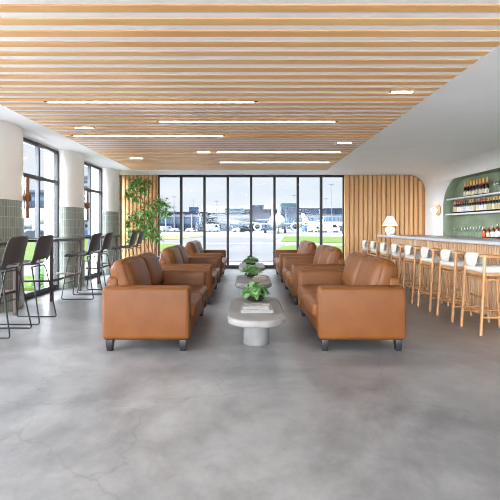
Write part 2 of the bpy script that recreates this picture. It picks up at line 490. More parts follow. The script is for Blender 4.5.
pf = [(XR-RV, 0), (XR, 0)]+[(XR-RV+RV*math.cos(PI/2*k/12), CEIL-RV+RV*math.sin(PI/2*k/12)) for k in range(13)]
prism(b, pf, YB, YB+.25, 'Y')
st('wall_back_right', b, M['slat_back'], 'dark timber wall behind the slats right of the airfield window', 'wall')
def wall_slats(name, x0, x1, pitch, wd, label):
    b = new_bm(); x = x0+wd/2+.004
    while x+wd/2 < x1-.003:
        zt = min(vault(x-wd/2), vault(x+wd/2))-.004
        box(b, x-wd/2, x+wd/2, YB-.05, YB+.0, .002, zt, .004, 1); x += pitch
    o = link(name, b, M['slat_wall']); tag(o, label, 'slatted wall panel', None, 'structure')
wall_slats('slatted_wall_left', XW+.02, WX0, .112, .078, 'vertical oak slat panel behind the indoor tree')
wall_slats('slatted_wall_right', WX1+.01, XR, .133, .098, 'vertical oak slat panel behind the table lamp')
b = new_bm(); box(b, WX1-.02, WX1+.012, YB-.06, YB-.001, 0, CEIL-.001); box(b, WX0-.012, WX0+.02, YB-.06, YB-.001, 0, CEIL-.001)
st('trim_6', b, M['slat_wall'], 'oak edge strips at both sides of the airfield window', 'window trim')

# ------------------------------------------------------------------ ceiling lights
def strip_light(y, x0, x1, label, w=.014):
    y = min(ys, key=lambda q: abs(q-y))-PITCH/2
    t = thing('ceiling_light', label, 'ceiling light', ((x0+x1)/2, y, CEIL-.006), 0, 'linear lights between the ceiling slats')
    h = (x1-x0)/2
    b = new_bm(); box(b, -h, h, -w/2-.004, w/2+.004, .006, .0122); link('housing', b, M['black_metal'], t)
    b = new_bm(); box(b, -h+.05, h-.05, -w/2, w/2, 0, .0059); link('diffuser', b, M['led'], t)
strip_light(5.00, -2.48, .12, 'nearest thin linear light between the ceiling slats, left of centre')
strip_light(5.87, -1.32, 1.30, 'linear ceiling light crossing the room centre, second from the camera')
strip_light(6.75, -2.95, -.37, 'linear ceiling light left of centre, third from the camera')
strip_light(8.15, -.68, 1.92, 'linear ceiling light right of centre, fourth from the camera')
strip_light(9.50, -.70, 1.95, 'farthest linear ceiling light, right of centre near the end window')
def spot_light(y, x0, x1, label):
    y = min(ys, key=lambda q: abs(q-y))-PITCH/2
    t = thing('recessed_spotlight', label, 'ceiling light', ((x0+x1)/2, y, CEIL-.006), 0, 'short rectangular lights among the ceiling slats')
    h = (x1-x0)/2
    b = new_bm(); box(b, -h, h, -.028, .028, .006, .0122); link('housing', b, M['black_metal'], t)
    b = new_bm(); box(b, -h+.02, h-.02, -.021, .021, 0, .0059); link('diffuser', b, M['downlight'], t)
spot_light(4.50, 1.60, 1.87, 'short bright rectangular ceiling light nearest the camera on the right')
spot_light(6.27, -2.66, -2.36, 'short rectangular ceiling light on the left above the bar chairs')
spot_light(7.29, 1.60, 1.88, 'short rectangular ceiling light halfway down the right edge of the slats')
spot_light(8.85, -2.62, -2.32, 'short rectangular ceiling light at the far left of the slats')
spot_light(8.15, -1.05, -.76, 'short rectangular ceiling light beside the left end of a linear light')

# ------------------------------------------------------------------ sofas
def make_sofa():
    t = thing('leather_sofa', '', 'sofa')
    D, Lh, A = .432, .825, .16
    for s in (-1, 1):
        b = new_bm()
        pr = []
        y0, y1 = s*(Lh-A), s*Lh
        b2 = bmesh.new()
        box(b, -D, D, min(y0, y1), max(y0, y1), .11, .635, .045, 5)
        ar = link('armrest', b, M['leather'], t)
        p = new_bm()
        yy = s*(Lh-.012)
        loop = rounded_path([(-D+.03, yy, .14), (-D+.03, yy, .615), (D-.022, yy, .615), (D-.022, yy, .14)], .05, 6)
        tube(p, [(v.x, v.y+s*.006, v.z) for v in loop], .004, 6)
        link('piping', p, M['leather'], ar)
        b2.free()
    b = new_bm(); box(b, -D+.01, D-.03, -Lh+A, Lh-A, .11, .30, .012, 2); link('base', b, M['leather'], t)
    b = new_bm(); box(b, -D, -D+.12, -Lh+A-.01, Lh-A+.01, .112, .715, .035, 4); link('backrest', b, M['leather'], t)
    cw = (Lh-A)/2
    for k, s in enumerate((-1, 1)):
        b = new_bm()
        puff(b, .335, cw-.002, .078, .045, (.012, .0, .014), Matrix.Translation((D-.31, s*cw, .366)), seed=k, wrinkle=.004)
        c = link('seat_cushion', b, M['leather'], t, 80)
        p = new_bm(); tube(p, [(D+.018, s*cw-cw+.05, .402), (D+.024, s*cw, .404), (D+.018, s*cw+cw-.05, .402)], .004, 6)
        link('piping', p, M['leather'], c)
        b = new_bm()
        Mx = Matrix.Translation((-.268, s*cw, .648)) @ Matrix.Rotation(-.30, 4, 'Y')
        puff(b, .088, cw+.004, .225, .07, (.045, .0, .022), Mx, seed=k+5, wrinkle=.008, cuts=15)
        c = link('back_cushion', b, M['leather'], t, 80)
        p = new_bm(); q = []
        for i in range(33):
            a = 2*PI*i/32; cx, cz = math.cos(a), math.sin(a)
            e = .28
            q.append(Mx @ Vector((.071, (cw-.014)*math.copysign(abs(cx)**e, cx), .208*math.copysign(abs(cz)**e, cz))))
        tube(p, q, .005, 6); link('piping', p, M['piping'], c)
    for sx in (-1, 1):
        for sy in (-1, 1):
            b = new_bm(); x, y = sx*(D-.07), sy*(Lh-.06)
            leg_taper(b, (x, y, 0), (.026, .026), (x, y, .112), (.036, .036), .003)
            link('leg', b, M['black_wood'], t)
    return t
sofa = make_sofa()
rows = [3.90, 6.25, 8.75]
nm = ['nearest', 'middle', 'farthest']
n = 0
for side, xc, rz in (('window', -1.002, 0), ('bar', 1.122, PI)):
    for i, y in enumerate(rows):
        s = sofa if n == 0 else copy_tree(sofa)
        s.location = (xc, y+.825, 0); s.rotation_euler = (0, 0, rz); n += 1
        s['label'] = '%s tan leather two-seat sofa in the row on the %s side' % (nm[i], 'left, bar-chair' if side == 'window' else 'right, bar-stool')
        s['group'] = 'tan leather sofas facing across the coffee tables'

# ------------------------------------------------------------------ coffee tables
def stadium(hx, hy, r, n=10):
    pts = []
    for cx, cy, a0 in ((hx-r, hy-r, 0), (-hx+r, hy-r, PI/2), (-hx+r, -hy+r, PI), (hx-r, -hy+r, 3*PI/2)):
        for k in range(n+1):
            a = a0+PI/2*k/n; pts.append((cx+r*math.cos(a), cy+r*math.sin(a)))
    return pts
def make_table():
    t = thing('coffee_table', '', 'coffee table')
    b = new_bm(); prism(b, stadium(.287, .66, .262), .283, .355, 'Z', .022, 4); link('tabletop', b, M['concrete_pale'], t)
    b = new_bm()
    pr = [(.136, 0), (.139, .004), (.139, .22), (.145, .25), (.156, .27), (.172, .2829)]
    lathe(b, pr, 36, Matrix.Translation((0, -.11, 0))); link('pedestal', b, M['concrete_shaft'], t)
    return t
ct = make_table()
TY = [4.34, 6.68, 9.10]
TX = .085
for i, y in enumerate(TY):
    s = ct if i == 0 else copy_tree(ct)
    s.location = (TX, y, 0)
    s['label'] = ['nearest rounded concrete coffee table with a stack of white books', 'middle rounded concrete coffee table with a tan book on it',
                  'farthest rounded concrete coffee table, close to the end window'][i]
    s['group'] = 'concrete coffee tables down the middle'
TT = .355

def leaf(b, p, d, up, ln, wd, fold=.25, droop=.3):
    """a folded heart-like leaf from p along d"""
    d = d.normalized(); sd = d.cross(up)
    if sd.length < 1e-3: sd = d.cross(Vector((1, 0, 0)))
    sd.normalize(); nn = sd.cross(d).normalized()
    prof = [(0, .0), (.1, .34), (.3, .5), (.55, .42), (.8, .2), (1, 0)]
    mid, lf, rt = [], [], []
    for t, w in prof:
        c = p+d*(t*ln)-nn*(droop*ln*t*t)
        mid.append(b.verts.new(c))
        if 0 < w:
            lf.append(b.verts.new(c+sd*w*wd+nn*w*wd*fold)); rt.append(b.verts.new(c-sd*w*wd+nn*w*wd*fold))
        else: lf.append(None); rt.append(None)
    for k in range(len(prof)-1):
        for S, fl in ((lf, 0), (rt, 1)):
            vs = [mid[k], mid[k+1]]+([S[k+1]] if S[k+1] else [])+([S[k]] if S[k] else [])
            if len(vs) > 2: b.faces.new(vs if fl else list(reversed(vs)))

def make_plant(seed, R, Hh, nl, ln):
    rnd = random.Random(seed)
    t = thing('potted_plant', '', 'plant')
    b = new_bm(); lathe(b, [(.055, 0), (.09, .012), (.115, .035), (.12, .05), (.108, .05), (.1, .036), (.0, .036)], 28)
    link('bowl', b, M['soil'], t)
    b = new_bm(); stem = new_bm()
    for i in range(nl):
        a = rnd.uniform(0, 2*PI); el = rnd.uniform(.0, 1.0)
        rr = R*math.sqrt(rnd.uniform(.05, 1))
        z = .05+Hh*(1-(rr/R)**2*.75)*rnd.uniform(.55, 1)
        p = Vector((math.cos(a)*rr, math.sin(a)*rr, z))
        d = Vector((math.cos(a+rnd.uniform(-.8, .8)), math.sin(a+rnd.uniform(-.8, .8)), rnd.uniform(-.5, .35)))
        l = ln*rnd.uniform(.7, 1.15)
        q = p-d.normalized()*l*.35; q.z = max(q.z, .05)
        leaf(b, q, d, Vector((0, 0, 1)), l, l*.8, .2, .35)
        if i % 3 == 0:
            tube(stem, [(math.cos(a)*.03, math.sin(a)*.03, .037), (q.x*.6, q.y*.6, .04+(q.z-.04)*.75), tuple(q)], .0025, 5)
    link('stems', stem, M['leaf_dark'], t); link('foliage', b, M['leaf_dark'], t, 60)
    return t
labs = ['bushy green plant in a dark bowl on the nearest coffee table', 'bushy green plant in a dark bowl on the middle coffee table',
        'bushy green plant in a dark bowl on the farthest coffee table']
for i, (dx, dy) in enumerate(((.0, .38), (-.03, .30), (-.02, .05))):
    p = make_plant(31+i, .15+.015*(i > 0), .17, 110, .092)
    p.location = (TX+dx, TY[i]+dy, TT); p.rotation_euler = (0, 0, i*1.3)
    p['label'] = labs[i]; p['group'] = 'bowl plants on the coffee tables'

def book(loc, hx, hy, h, rz, cover, label):
    t = thing('book', label, 'book', loc, rz, 'books on the coffee tables')
    b = new_bm(); box(b, -hx, hx, -hy, hy, 0, .004, .001, 1); box(b, -hx, hx, -hy, hy, h-.004, h, .001, 1); box(b, -hx, -hx+.004, -hy, hy, .004, h-.004)
    link('cover', b, cover, t)
    b = new_bm(); box(b, -hx+.004, hx-.006, -hy+.005, hy-.005, .004, h-.004); link('pages', b, M['paper'], t)
    return t
book((TX+.005, 4.14, TT), .165, .12, .03, .03, M['cover_white'], 'large white book at the bottom of the stack on the nearest table')
book((TX+.0, 4.15, TT+.0302), .135, .098, .028, -.03, M['cover_grey'], 'grey patterned book on top of the stack on the nearest table')
book((TX+.105, 6.585, TT), .125, .1, .03, .05, M['cover_tan'], 'tan book under another on the middle coffee table')
book((TX+.115, 6.59, TT+.0302), .1, .08, .024, -.12, M['cover_white'], 'white book lying on the tan book, middle coffee table')

# ------------------------------------------------------------------ left counter and bar chairs
CT = 1.02
LEGX = -3.22
def wall_table(y0, y1, l0, l1, label):
    cnt = thing('bar_table', label, 'bar table', (LEGX, (y0+y1)/2, 0), 0, 'dark bar tables along the side windows')
    oy = (y0+y1)/2
    yy = [y0+(y1-y0)*k/30 for k in range(31)]
    poly = [(.05, y0-oy), (.05, y1-oy)]+[(max(XW+.03, xwall(y, .014)+.006)-LEGX, y-oy) for y in reversed(yy)]
    b = new_bm(); prism(b, poly, CT-.045, CT, 'Z', .004, 1); link('tabletop', b, M['dark_table'], cnt)
    for y in (l0, l1):
        b = new_bm(); box(b, -.022, .022, y-oy-.03, y-oy+.03, 0, CT-.045, .003, 1); link('leg', b, M['dark_leg'], cnt)
        b = new_bm(); xb = max(XW+.02, xwall(y-.05, .014)+.01)-LEGX
        box(b, xb, -.022, y-oy-.014, y-oy+.014, .315, .35, .003, 1); link('wall_rail', b, M['dark_leg'], cnt)
    b = new_bm(); box(b, -.014, .014, l0-oy+.03, l1-oy-.03, .315, .35, .003, 1); link('foot_rail', b, M['dark_leg'], cnt)
wall_table(3.95, 5.63, 4.10, 5.54, 'dark high table in front of the two nearest bar chairs')
wall_table(6.47, 7.76, 6.56, 7.66, 'dark high table at the near side window, in front of the middle bar chairs')
wall_table(8.52, 9.90, 8.62, 9.78, 'dark high table at the second side window, nearest the tree')

def make_chair():
    t = thing('bar_chair', '', 'bar chair')
    prof = [(-.235, .705), (-.232, .728), (-.215, .742), (-.17, .744), (-.1, .736), (-.02, .730), (.06, .730), (.12, .738), (.165, .76),
            (.195, .80), (.218, .86), (.24, .93), (.26, 1.0), (.278, 1.06), (.288, 1.095), (.294, 1.118)]
    wid = [.40, .42, .435, .445, .45, .45, .445, .435, .425, .415, .415, .41, .405, .40, .385, .33]
    b = bmesh.new(); nu = 14; grid = []
    for j, ((x, z), w) in enumerate(zip(prof, wid)):
        row = []
        tb = max(0, min(1, (j-6)/5))
        for i in range(nu+1):
            u = -1+2*i/nu
            dz = .03*u*u*(1-tb)*(1 if 2 < j < 9 else .3)
            dx = -.05*u*u*tb
            zz = z+dz - (.012*abs(u)**3 if j >= 14 else 0)
            row.append(b.verts.new((x+dx, u*w/2, zz)))
        grid.append(row)
    for j in range(len(prof)-1):
        for i in range(nu):
            if j == 8 and 3 <= i <= nu-4: continue      # opening between seat and back
            b.faces.new((grid[j][i], grid[j][i+1], grid[j+1][i+1], grid[j+1][i]))
    bmesh.ops.recalc_face_normals(b, faces=b.faces)
    o = link('seat_shell', b, M['shell'], t, 80)
    so = o.modifiers.new('thick', 'SOLIDIFY'); so.thickness = .014; so.offset = 0
    sb = o.modifiers.new('smooth', 'SUBSURF'); sb.levels = 1; sb.render_levels = 2
    for s in (-1, 1):
        b = new_bm()
        pts = rounded_path([(-.16, s*.15, .715), (-.19, s*.17, .66), (-.275, s*.22, .008), (.265, s*.22, .008), (.15, s*.17, .66), (.13, s*.15, .715)], .035, 5)
        tube(b, pts, .0085, 8); link('sled_leg', b, M['black_metal'], t)
    b = new_bm(); f = (.66-.26)/(.66-.008)
    x = -.19-.085*f; yy = .17+.05*f
    tube(b, [(x, -yy, .26), (x, yy, .26)], .007, 8); link('footrest', b, M['black_metal'], t)
    for x in (-.16, .13):
        b = new_bm(); tube(b, [(x, -.15, .715), (x, .15, .715)], .0075, 8); link('crossbar', b, M['black_metal'], t)
    return t
ch = make_chair()
chy = [4.58, 5.20, 6.94, 7.56, 9.27, 9.89]
cl = ['nearest charcoal shell bar chair at the window counter', 'second charcoal bar chair from the camera, in front of the near window',
      'third charcoal bar chair from the camera, first beyond the near window', 'fourth charcoal bar chair, facing the second window',
      'fifth bar chair along the counter, in front of the tree', 'farthest bar chair along the counter, last before the end wall']
for i, y in enumerate(chy):
    s = ch if i == 0 else copy_tree(ch)
    s.location = (-2.86, y, 0); s['label'] = cl[i]; s['group'] = 'charcoal shell bar chairs along the window counter'

# sconces on the piers
def pier_sconce(c, label):
    a = .70
    x, y = XW+PA*math.cos(a), c+PB*math.sin(a)
    nx, ny = math.cos(a)/PA, math.sin(a)/PB
    t = thing('wall_sconce', label, 'wall lamp', (x, y, 1.68), math.atan2(ny, nx), 'bronze bar sconces on the window piers')
    b = new_bm(); lathe(b, [(.0, 0), (.04, 0), (.04, .02), (.0, .02)], 20, Matrix.Translation((.002, 0, 0)) @ Matrix.Rotation(PI/2, 4, 'Y')); link('backplate', b, M['walnut'], t)
    b = new_bm(); lathe(b, [(.0, 0), (.045, 0), (.048, .006), (.048, .104), (.045, .11), (0, .11)], 24, Matrix.Translation((.062, 0, -.055))); link('mount', b, M['walnut'], t)
    b = new_bm(); box(b, .062-.024, .062+.024, -.022, .022, -.32, -.056, .004, 1); box(b, .062-.024, .062+.024, -.022, .022, .056, .32, .004, 1)
    link('bar', b, M['walnut'], t)
    b = new_bm(); box(b, .03, .0375, -.015, .015, .07, .31); box(b, .03, .0375, -.015, .015, -.31, -.07); link('light_strip', b, M['led_warm'], t)
pier_sconce(PIERS[2], 'vertical bronze bar sconce on the near pier, beside the nearest bar chairs')
pier_sconce(PIERS[1], 'vertical bronze bar sconce on the middle pier, beside the second window')

# ------------------------------------------------------------------ bar
BX0, BX1, BY0, BY1, BT = 3.0, 3.95, 2.2, 9.30, 1.042
bar = thing('bar_counter', 'long bar with slatted oak front and pale grey stone top', 'bar counter', (0, 0, 0))
b = new_bm(); box(b, BX0, BX1, BY0, BY1, BT-.045, BT, .005, 2); link('countertop', b, M['countertop'], bar)
b = new_bm(); box(b, 3.33, BX1-.04, BY0+.1, BY1-.06, 0, BT-.045); link('body', b, M['bar_back'], bar)
b = new_bm(); y = BY0+.13
while y < BY1-.08:
    box(b, 3.302, 3.33, y-.017, y+.017, .0, BT-.046, .003, 1); y += .058
x = 3.36
while x < BX1-.06:
    box(b, x-.017, x+.017, BY1-.06, BY1-.034, .0, BT-.046, .003, 1); x += .058
link('slat_front', b, M['slat_bar'], bar)

def make_stool():
    t = thing('bar_stool', '', 'bar stool')
    RZ = .885
    for s in (-1, 1):
        b = new_bm(); tube(b, [(-.235, s*.205, 0), (-.215, s*.20, .3), (-.19, s*.195, .72), (-.178, s*.19, RZ-.004)], .0165, 10, .0175); link('leg', b, M['oak'], t)
        b = new_bm(); tube(b, [(.235, s*.205, 0), (.215, s*.2, .3), (.185, s*.195, .72), (.165, s*.205, RZ-.03)], .0165, 10, .0145); link('leg', b, M['oak'], t)
    b = new_bm()
    path = rounded_path([(.215, -.212, RZ-.028), (-.02, -.215, RZ-.004), (-.19, -.20, RZ), (-.195, 0, RZ+.004), (-.19, .20, RZ), (-.02, .215, RZ-.004), (.215, .212, RZ-.028)], .07, 6)
    tube(b, path, .017, 10); link('arm_rail', b, M['oak'], t)
    b = new_bm()
    for s in (-1, 1):
        box(b, -.17, .17, s*.185-.011, s*.185+.011, .665, .70, .003, 1)
        box(b, -.2, .2, s*.193-.009, s*.193+.009, .615, .635, .003, 1)
    box(b, -.196, -.174, -.18, .18, .665, .70, .003, 1); box(b, .174, .196, -.18, .18, .665, .70, .003, 1)
    box(b, -.2, -.182, -.18, .18, .615, .635, .003, 1)
    link('seat_frame', b, M['oak'], t)
    for p, q, r in (((-.219, -.202, .20), (.219, -.202, .20), .0105), ((-.219, .202, .20), (.219, .202, .20), .0105),
                    ((.214, -.2, .30), (.214, .2, .30), .0115), ((-.217, -.2, .24), (-.217, .2, .24), .0105)):
        b = new_bm(); tube(b, [p, q], r, 8); link('stretcher', b, M['oak'], t)
    b = new_bm(); puff(b, .215, .195, .035, .03, (0, 0, .012), Matrix.Translation((.008, 0, .733)), cuts=9); link('seat', b, M['white_fabric'], t, 80)
    # white pad folded over the back rail
    b = bmesh.new(); nu = 10; g = []
    sec = [(-.217, .765, .078), (-.222, .778, .094), (-.222, .81, .106), (-.222, .86, .122), (-.218, .892, .132), (-.203, .912, .132), (-.186, .912, .132), (-.170, .895, .132),
           (-.166, .86, .13), (-.162, .82, .122), (-.16, .795, .11)]
    for x, z, w in sec: g.append([b.verts.new((x, -w+2*w*i/nu, z)) for i in range(nu+1)])
    for j in range(len(sec)-1):
        for i in range(nu): b.faces.new((g[j][i], g[j][i+1], g[j+1][i+1], g[j+1][i]))
    bmesh.ops.recalc_face_normals(b, faces=b.faces)
    o = link('back_pad', b, M['white_fabric'], t, 80)
    so = o.modifiers.new('thick', 'SOLIDIFY'); so.thickness = .012; so.offset = 1
    sb = o.modifiers.new('smooth', 'SUBSURF'); sb.levels = 1; sb.render_levels = 2
    return t
stl = make_stool()
for k in range(8):
    s = stl if k == 0 else copy_tree(stl)
    s.location = (2.85, 4.70+.624*k, 0)
    s['label'] = ('oak bar stool with white pad, nearest the camera along the bar' if k == 0 else
                  'oak bar stool with white pad, farthest along the bar' if k == 7 else
                  'oak bar stool with white pad, %s from the camera along the bar' % ORD[k])
    s['group'] = 'oak stools along the bar'

# table lamp
lp = thing('table_lamp', 'white ceramic table lamp with glowing conical shade on the bar', 'table lamp', (3.24, 9.12, BT))
b = new_bm(); lathe(b, [(0, 0), (.06, 0), (.075, .012), (.1, .05), (.112, .095), (.104, .135), (.075, .165), (.045, .178), (0, .18)], 32); link('base', b, M['ceramic'], lp)
b = new_bm(); lathe(b, [(.014, .178), (.014, .26)], 14); link('neck', b, M['gold'], lp)
b = new_bm(); lathe(b, [(.165, .205), (.062, .42), (.058, .42), (.16, .207)], 36, cap=False); link('shade', b, M['shade'], lp)
b = new_bm(); lathe(b, [(0, .26), (.02, .27), (.03, .3), (.02, .33), (0, .34)], 16); link('bulb', b, M['led_warm'], lp)

# globe wall lamp
wl = thing('globe_wall_lamp', 'globe wall lamp on a round wooden plate beside the green niche', 'wall lamp', (XR, 10.85, 1.675), PI)
R90 = Matrix.Rotation(PI/2, 4, 'Y')
b = new_bm(); lathe(b, [(0, .001), (.13, .001), (.145, .012), (.14, .03), (.12, .036), (0, .036)], 36, R90); link('plate', b, M['oak'], wl)
b = new_bm(); lathe(b, [(.03, .036), (.03, .07)], 16, R90); link('arm', b, M['gold'], wl)
b = new_bm(); lathe(b, [(.078*math.sin(PI*k/14), .135-.078*math.cos(PI*k/14)) for k in range(15)], 24, R90); link('globe', b, M['globe'], wl)

# shelves in the niche
SH = {}
for nm_, z, lab in (('upper', 1.955, 'upper white stone shelf in the green niche'), ('lower', 1.565, 'lower white stone shelf in the green niche')):
    ym = NY1-.004
    if z > NZ1-NR: ym = NY1-NR+math.sqrt(NR*NR-(z-(NZ1-NR))**2)-.006
    b = new_bm(); box(b, XR+.055, XR+ND-.021, NY0+.08, ym, z-.04, z, .003, 1)
    o = link('shelf', b, M['marble']); tag(o, lab, 'shelf', 'white stone shelves in the niche'); SH[nm_] = z

def bottle_proto(name, H, R, glass, prof, label_m, cap_m, lz, cz):
    t = thing(name, '', 'bottle')
    b = new_bm(); lathe(b, [(r*R, z*H) for r, z in prof], 20); link('glass_body', b, glass, t)
    b = new_bm(); lathe(b, [(R*1.012, lz[0]*H), (R*1.012, lz[1]*H)], 20, cap=False); link('paper_label', b, label_m, t)
    rn = [r for r, z in prof if z >= cz[0]]
    r0 = max(rn)*R*1.08
    b = new_bm(); lathe(b, [(r0, cz[0]*H), (r0*.96, cz[1]*H), (0, cz[1]*H+.001)], 16); link('cap', b, cap_m, t)
    return t
PROF_CH = [(0, 0), (.92, 0), (1, .015), (1, .4), (.96, .47), (.8, .56), (.5, .68), (.36, .78), (.34, .97), (.32, 1.0), (0, 1.0)]
PROF_W = [(0, 0), (.92, 0), (1, .015), (1, .6), (.95, .65), (.7, .71), (.4, .76), (.37, .82), (.36, .97), (.38, 1.0), (0, 1.0)]
PROF_S = [(0, 0), (.95, 0), (1, .02), (1, .6), (.92, .68), (.5, .78), (.36, .82), (.34, .97), (.36, 1.0), (0, 1.0)]
def collar(t, z0, z1, r0, r1, m):
    b = new_bm(); lathe(b, [(r0, z0), (r1, z1)], 16, cap=False); link('neck_band', b, m, t)
ch_p = bottle_proto('champagne_bottle', .385, .040, M['bottle_green'], PROF_CH, M['label_cream'], M['gold'], (.07, .3), (.66, 1.0))
collar(ch_p, .60*.385, .67*.385, .030, .0225, M['red'])
SXB = XR+.145
for k in range(8):
    s = ch_p if k == 0 else copy_tree(ch_p)
    s.location = (SXB, 9.80-.127*k, SH['upper'])
    s['label'] = 'gold-topped green champagne bottle, %s from the left on the upper shelf' % ORD[k]
    s['group'] = 'champagne bottles on the upper shelf'
caps = {}
def wine(capm, lm):
    key = (capm, lm)
    if key not in caps:
        caps[key] = bottle_proto('wine_bottle', .315, .034, M['bottle_dark'], PROF_W, M[lm], M[capm], (.12, .5), (.76, 1.0))
        return caps[key]
    return copy_tree(caps[key])
seq = [('gold', 'label_tan'), ('red', 'label_tan'), ('red', 'label_white'), ('red', 'label_white'), ('red', 'label_cream'), ('dark_red', 'label_white'),
       ('dark_red', 'label_white'), ('gold', 'label_white'), ('gold', 'label_cream'), ('red', 'label_tan'), ('red', 'label_cream'), ('red', 'label_white'),
       ('red', 'label_white'), ('red', 'label_white'), ('gold', 'label_tan'), ('gold', 'label_tan'), ('gold', 'label_cream'), ('gold', 'label_tan'), ('gold', 'label_tan'), ('gold', 'label_tan')]
cn = {'gold': 'gold', 'red': 'red', 'dark_red': 'maroon'}
for k, (c_, l_) in enumerate(seq):
    s = wine(c_, l_); s.location = (SXB, 10.32-.104*k, SH['lower'])
    s['label'] = 'dark wine bottle with %s cap, %s from the left on the lower shelf' % (cn[c_], ORD[k])
    s['group'] = 'wine bottles on the lower shelf'
# stemware on the niche sill and a few on the upper shelf
def glass_proto():
    t = thing('wine_glass', '', 'wine glass')
    b = new_bm(); lathe(b, [(0, 0), (.036, 0), (.034, .003), (.006, .008)], 20, cap=False); link('foot', b, M['stemware'], t)
    b = new_bm(); lathe(b, [(.005, .006), (.004, .06), (.005, .115)], 10); link('stem', b, M['stemware'], t)
    b = new_bm(); lathe(b, [(.005, .115), (.028, .13), (.041, .165), (.04, .205), (.034, .25)], 20, cap=False); link('bowl', b, M['stemware'], t)
    return t
gp = glass_proto()
for k in range(11):
    s = gp if k == 0 else copy_tree(gp)
    s.location = (SXB, 10.28-.125*k, NZ0+.002)
    s['label'] = 'clear stemmed wine glass, %s from the left in the row behind the bar' % ORD[k]
    s['group'] = 'wine glasses along the niche sill'
for k in range(4):
    s = copy_tree(gp); s.location = (SXB, 8.60-.12*k, SH['upper'])
    s['label'] = 'clear wine glass, %s after the champagne bottles on the upper shelf' % ORD[k]; s['group'] = 'wine glasses on the upper shelf'
# spirits on the bar top
for k, (y, h, r, lm, cm) in enumerate(((6.55, .185, .036, 'label_red', 'bottle_dark'), (6.43, .175, .036, 'label_tan', 'walnut'), (6.315, .20, .035, 'label_white', 'bottle_dark'),
                                       (6.20, .225, .036, 'label_white', 'bottle_dark'), (6.085, .25, .038, 'label_white', 'walnut'), (5.96, .26, .038, 'label_tan', 'walnut'))):
    s = bottle_proto('spirit_bottle', h, r, M['amber'], PROF_S, M[lm], M[cm], (.12, .5), (.86, 1.0))
    s.location = (3.87, y, BT)
    s['label'] = 'amber spirit bottle on the back of the bar top, %s from the left' % ORD[k]; s['group'] = 'amber spirit bottles on the bar top'

# ------------------------------------------------------------------ indoor tree
def make_tree(loc):
    rnd = random.Random(5)
    t = thing('indoor_tree', 'slender leafy green tree standing before the left oak slats', 'tree', loc)
    b = new_bm(); lathe(b, [(0, 0), (.15, 0), (.16, .01), (.2, .38), (.205, .4), (.185, .4), (.18, .37), (0, .37)], 32); link('pot', b, M['pot'], t)
    cl = [(-.62, 2.47, .15), (-.42, 2.55, .14), (-.24, 2.50, .13), (-.30, 2.28, .15), (-.62, 2.20, .15), (-.45, 2.05, .12), (.0, 1.88, .18), (.18, 1.95, .15), (.34, 1.85, .13), (.42, 1.65, .12),
          (.22, 1.68, .16), (-.2, 1.66, .17), (-.55, 1.58, .16), (-.05, 1.55, .18), (-.40, 1.42, .17), (-.68, 1.35, .13), (-.32, 1.24, .18), (-.1, 1.30, .17), (-.55, 1.10, .15), (-.25, 1.02, .16),
          (.02, 1.02, .13), (.16, .90, .10), (.10, 1.16, .12), (-.6, .93, .12)]
    br = new_bm(); lv = new_bm()
    stems = [((0, 0), (-.12, 1.25), (-.42, 2.45)), ((.03, .02), (.05, 1.2), (.25, 1.95)), ((-.04, 0), (-.3, 1.0), (-.58, 1.6)), ((.02, -.03), (-.05, 1.4), (-.25, 2.3)), ((.0, .03), (.1, .7), (.12, 1.1))]
    spts = []
    for i, (a, m_, e) in enumerate(stems):
        p0 = Vector((a[0], a[1], .36)); p1 = Vector((m_[0], rnd.uniform(-.08, .08), m_[1])); p2 = Vector((e[0], rnd.uniform(-.15, .15), e[1]))
        pts = [p0*(1-u)**2+p1*2*u*(1-u)+p2*u*u for u in [k/10 for k in range(11)]]
        tube(br, pts, .013, 6, .004); spts += pts[3:]
    for (x, z, r) in cl:
        c = Vector((x, rnd.uniform(-.14, .14), z))
        q = min((p for p in spts if p.z < z+.02), key=lambda p: (p-c).length)
        tube(br, [q, (q+c)/2+Vector((0, 0, .04)), c], .005, 5, .0025)
        for k in range(int(340*r)+6):
            p = c+Vector((rnd.gauss(0, 1), rnd.gauss(0, .9), rnd.gauss(0, .75)))*r*.62
            p.x = max(-.68, min(.6, p.x)); p.y = max(-.36, min(.18, p.y)); p.z = min(p.z, 2.62)
            d = (p-c); d.z -= .08; d += Vector((rnd.uniform(-.1, .1), rnd.uniform(-.1, .1), rnd.uniform(-.05, .05)))
            ln = rnd.uniform(.07, .115)
            leaf(lv, p, d, Vector((0, 0, 1)), ln, ln*.62, .15, .25)
            if k % 2 == 0: tube(br, [c, p], .0018, 4)
    link('trunk', br, M['bark'], t); link('foliage', lv, M['leaf'], t, 60)
make_tree((-2.66, 11.2, 0))

# ------------------------------------------------------------------ airfield outside (ground lies .7 m below the lounge floor)
GZ = -.7
bm = new_bm(); box(bm, -900, 900, YB+1.0, 1500, GZ-.5, GZ); box(bm, -900, -5.5, -300, YB+1.0, GZ-.5, GZ); box(bm, -5.5, 900, -300, -12, GZ-.5, GZ)
tag(link('ground_apron', bm, M['apron']), 'pale concrete airfield apron outside the glass', 'ground', None, 'structure')
def patch(name, pts, m, z, label, cat):
    b = new_bm(); prism(b, pts, GZ+.002, GZ+z, 'Z'); tag(link(name, b, M[m]), label, cat, None, 'structure')
def G(px, py):
    Z = (EYE-GZ)*400/(py-227.0); return ((px-248)/400*Z, Z)
patch('taxiway', [G(150, 242.5), G(270, 242.5), G(282, 237.6), G(205, 237.0), G(150, 240.0)], 'asphalt', .03, 'grey taxiway crossing in front of the terminal', 'taxiway')
patch('taxiway_near', [G(181, 262), G(272, 262), G(285, 244.5), G(190, 243.5)], 'asphalt', .03, 'broad grey taxiway leading away from the end window', 'taxiway')
patch('ground_lawn_right_far', [G(281, 241.8), G(420, 245.0), G(420, 237.5), G(284, 236.6)], 'grass', .08, 'far green lawn strip on the right of the airfield', 'lawn')
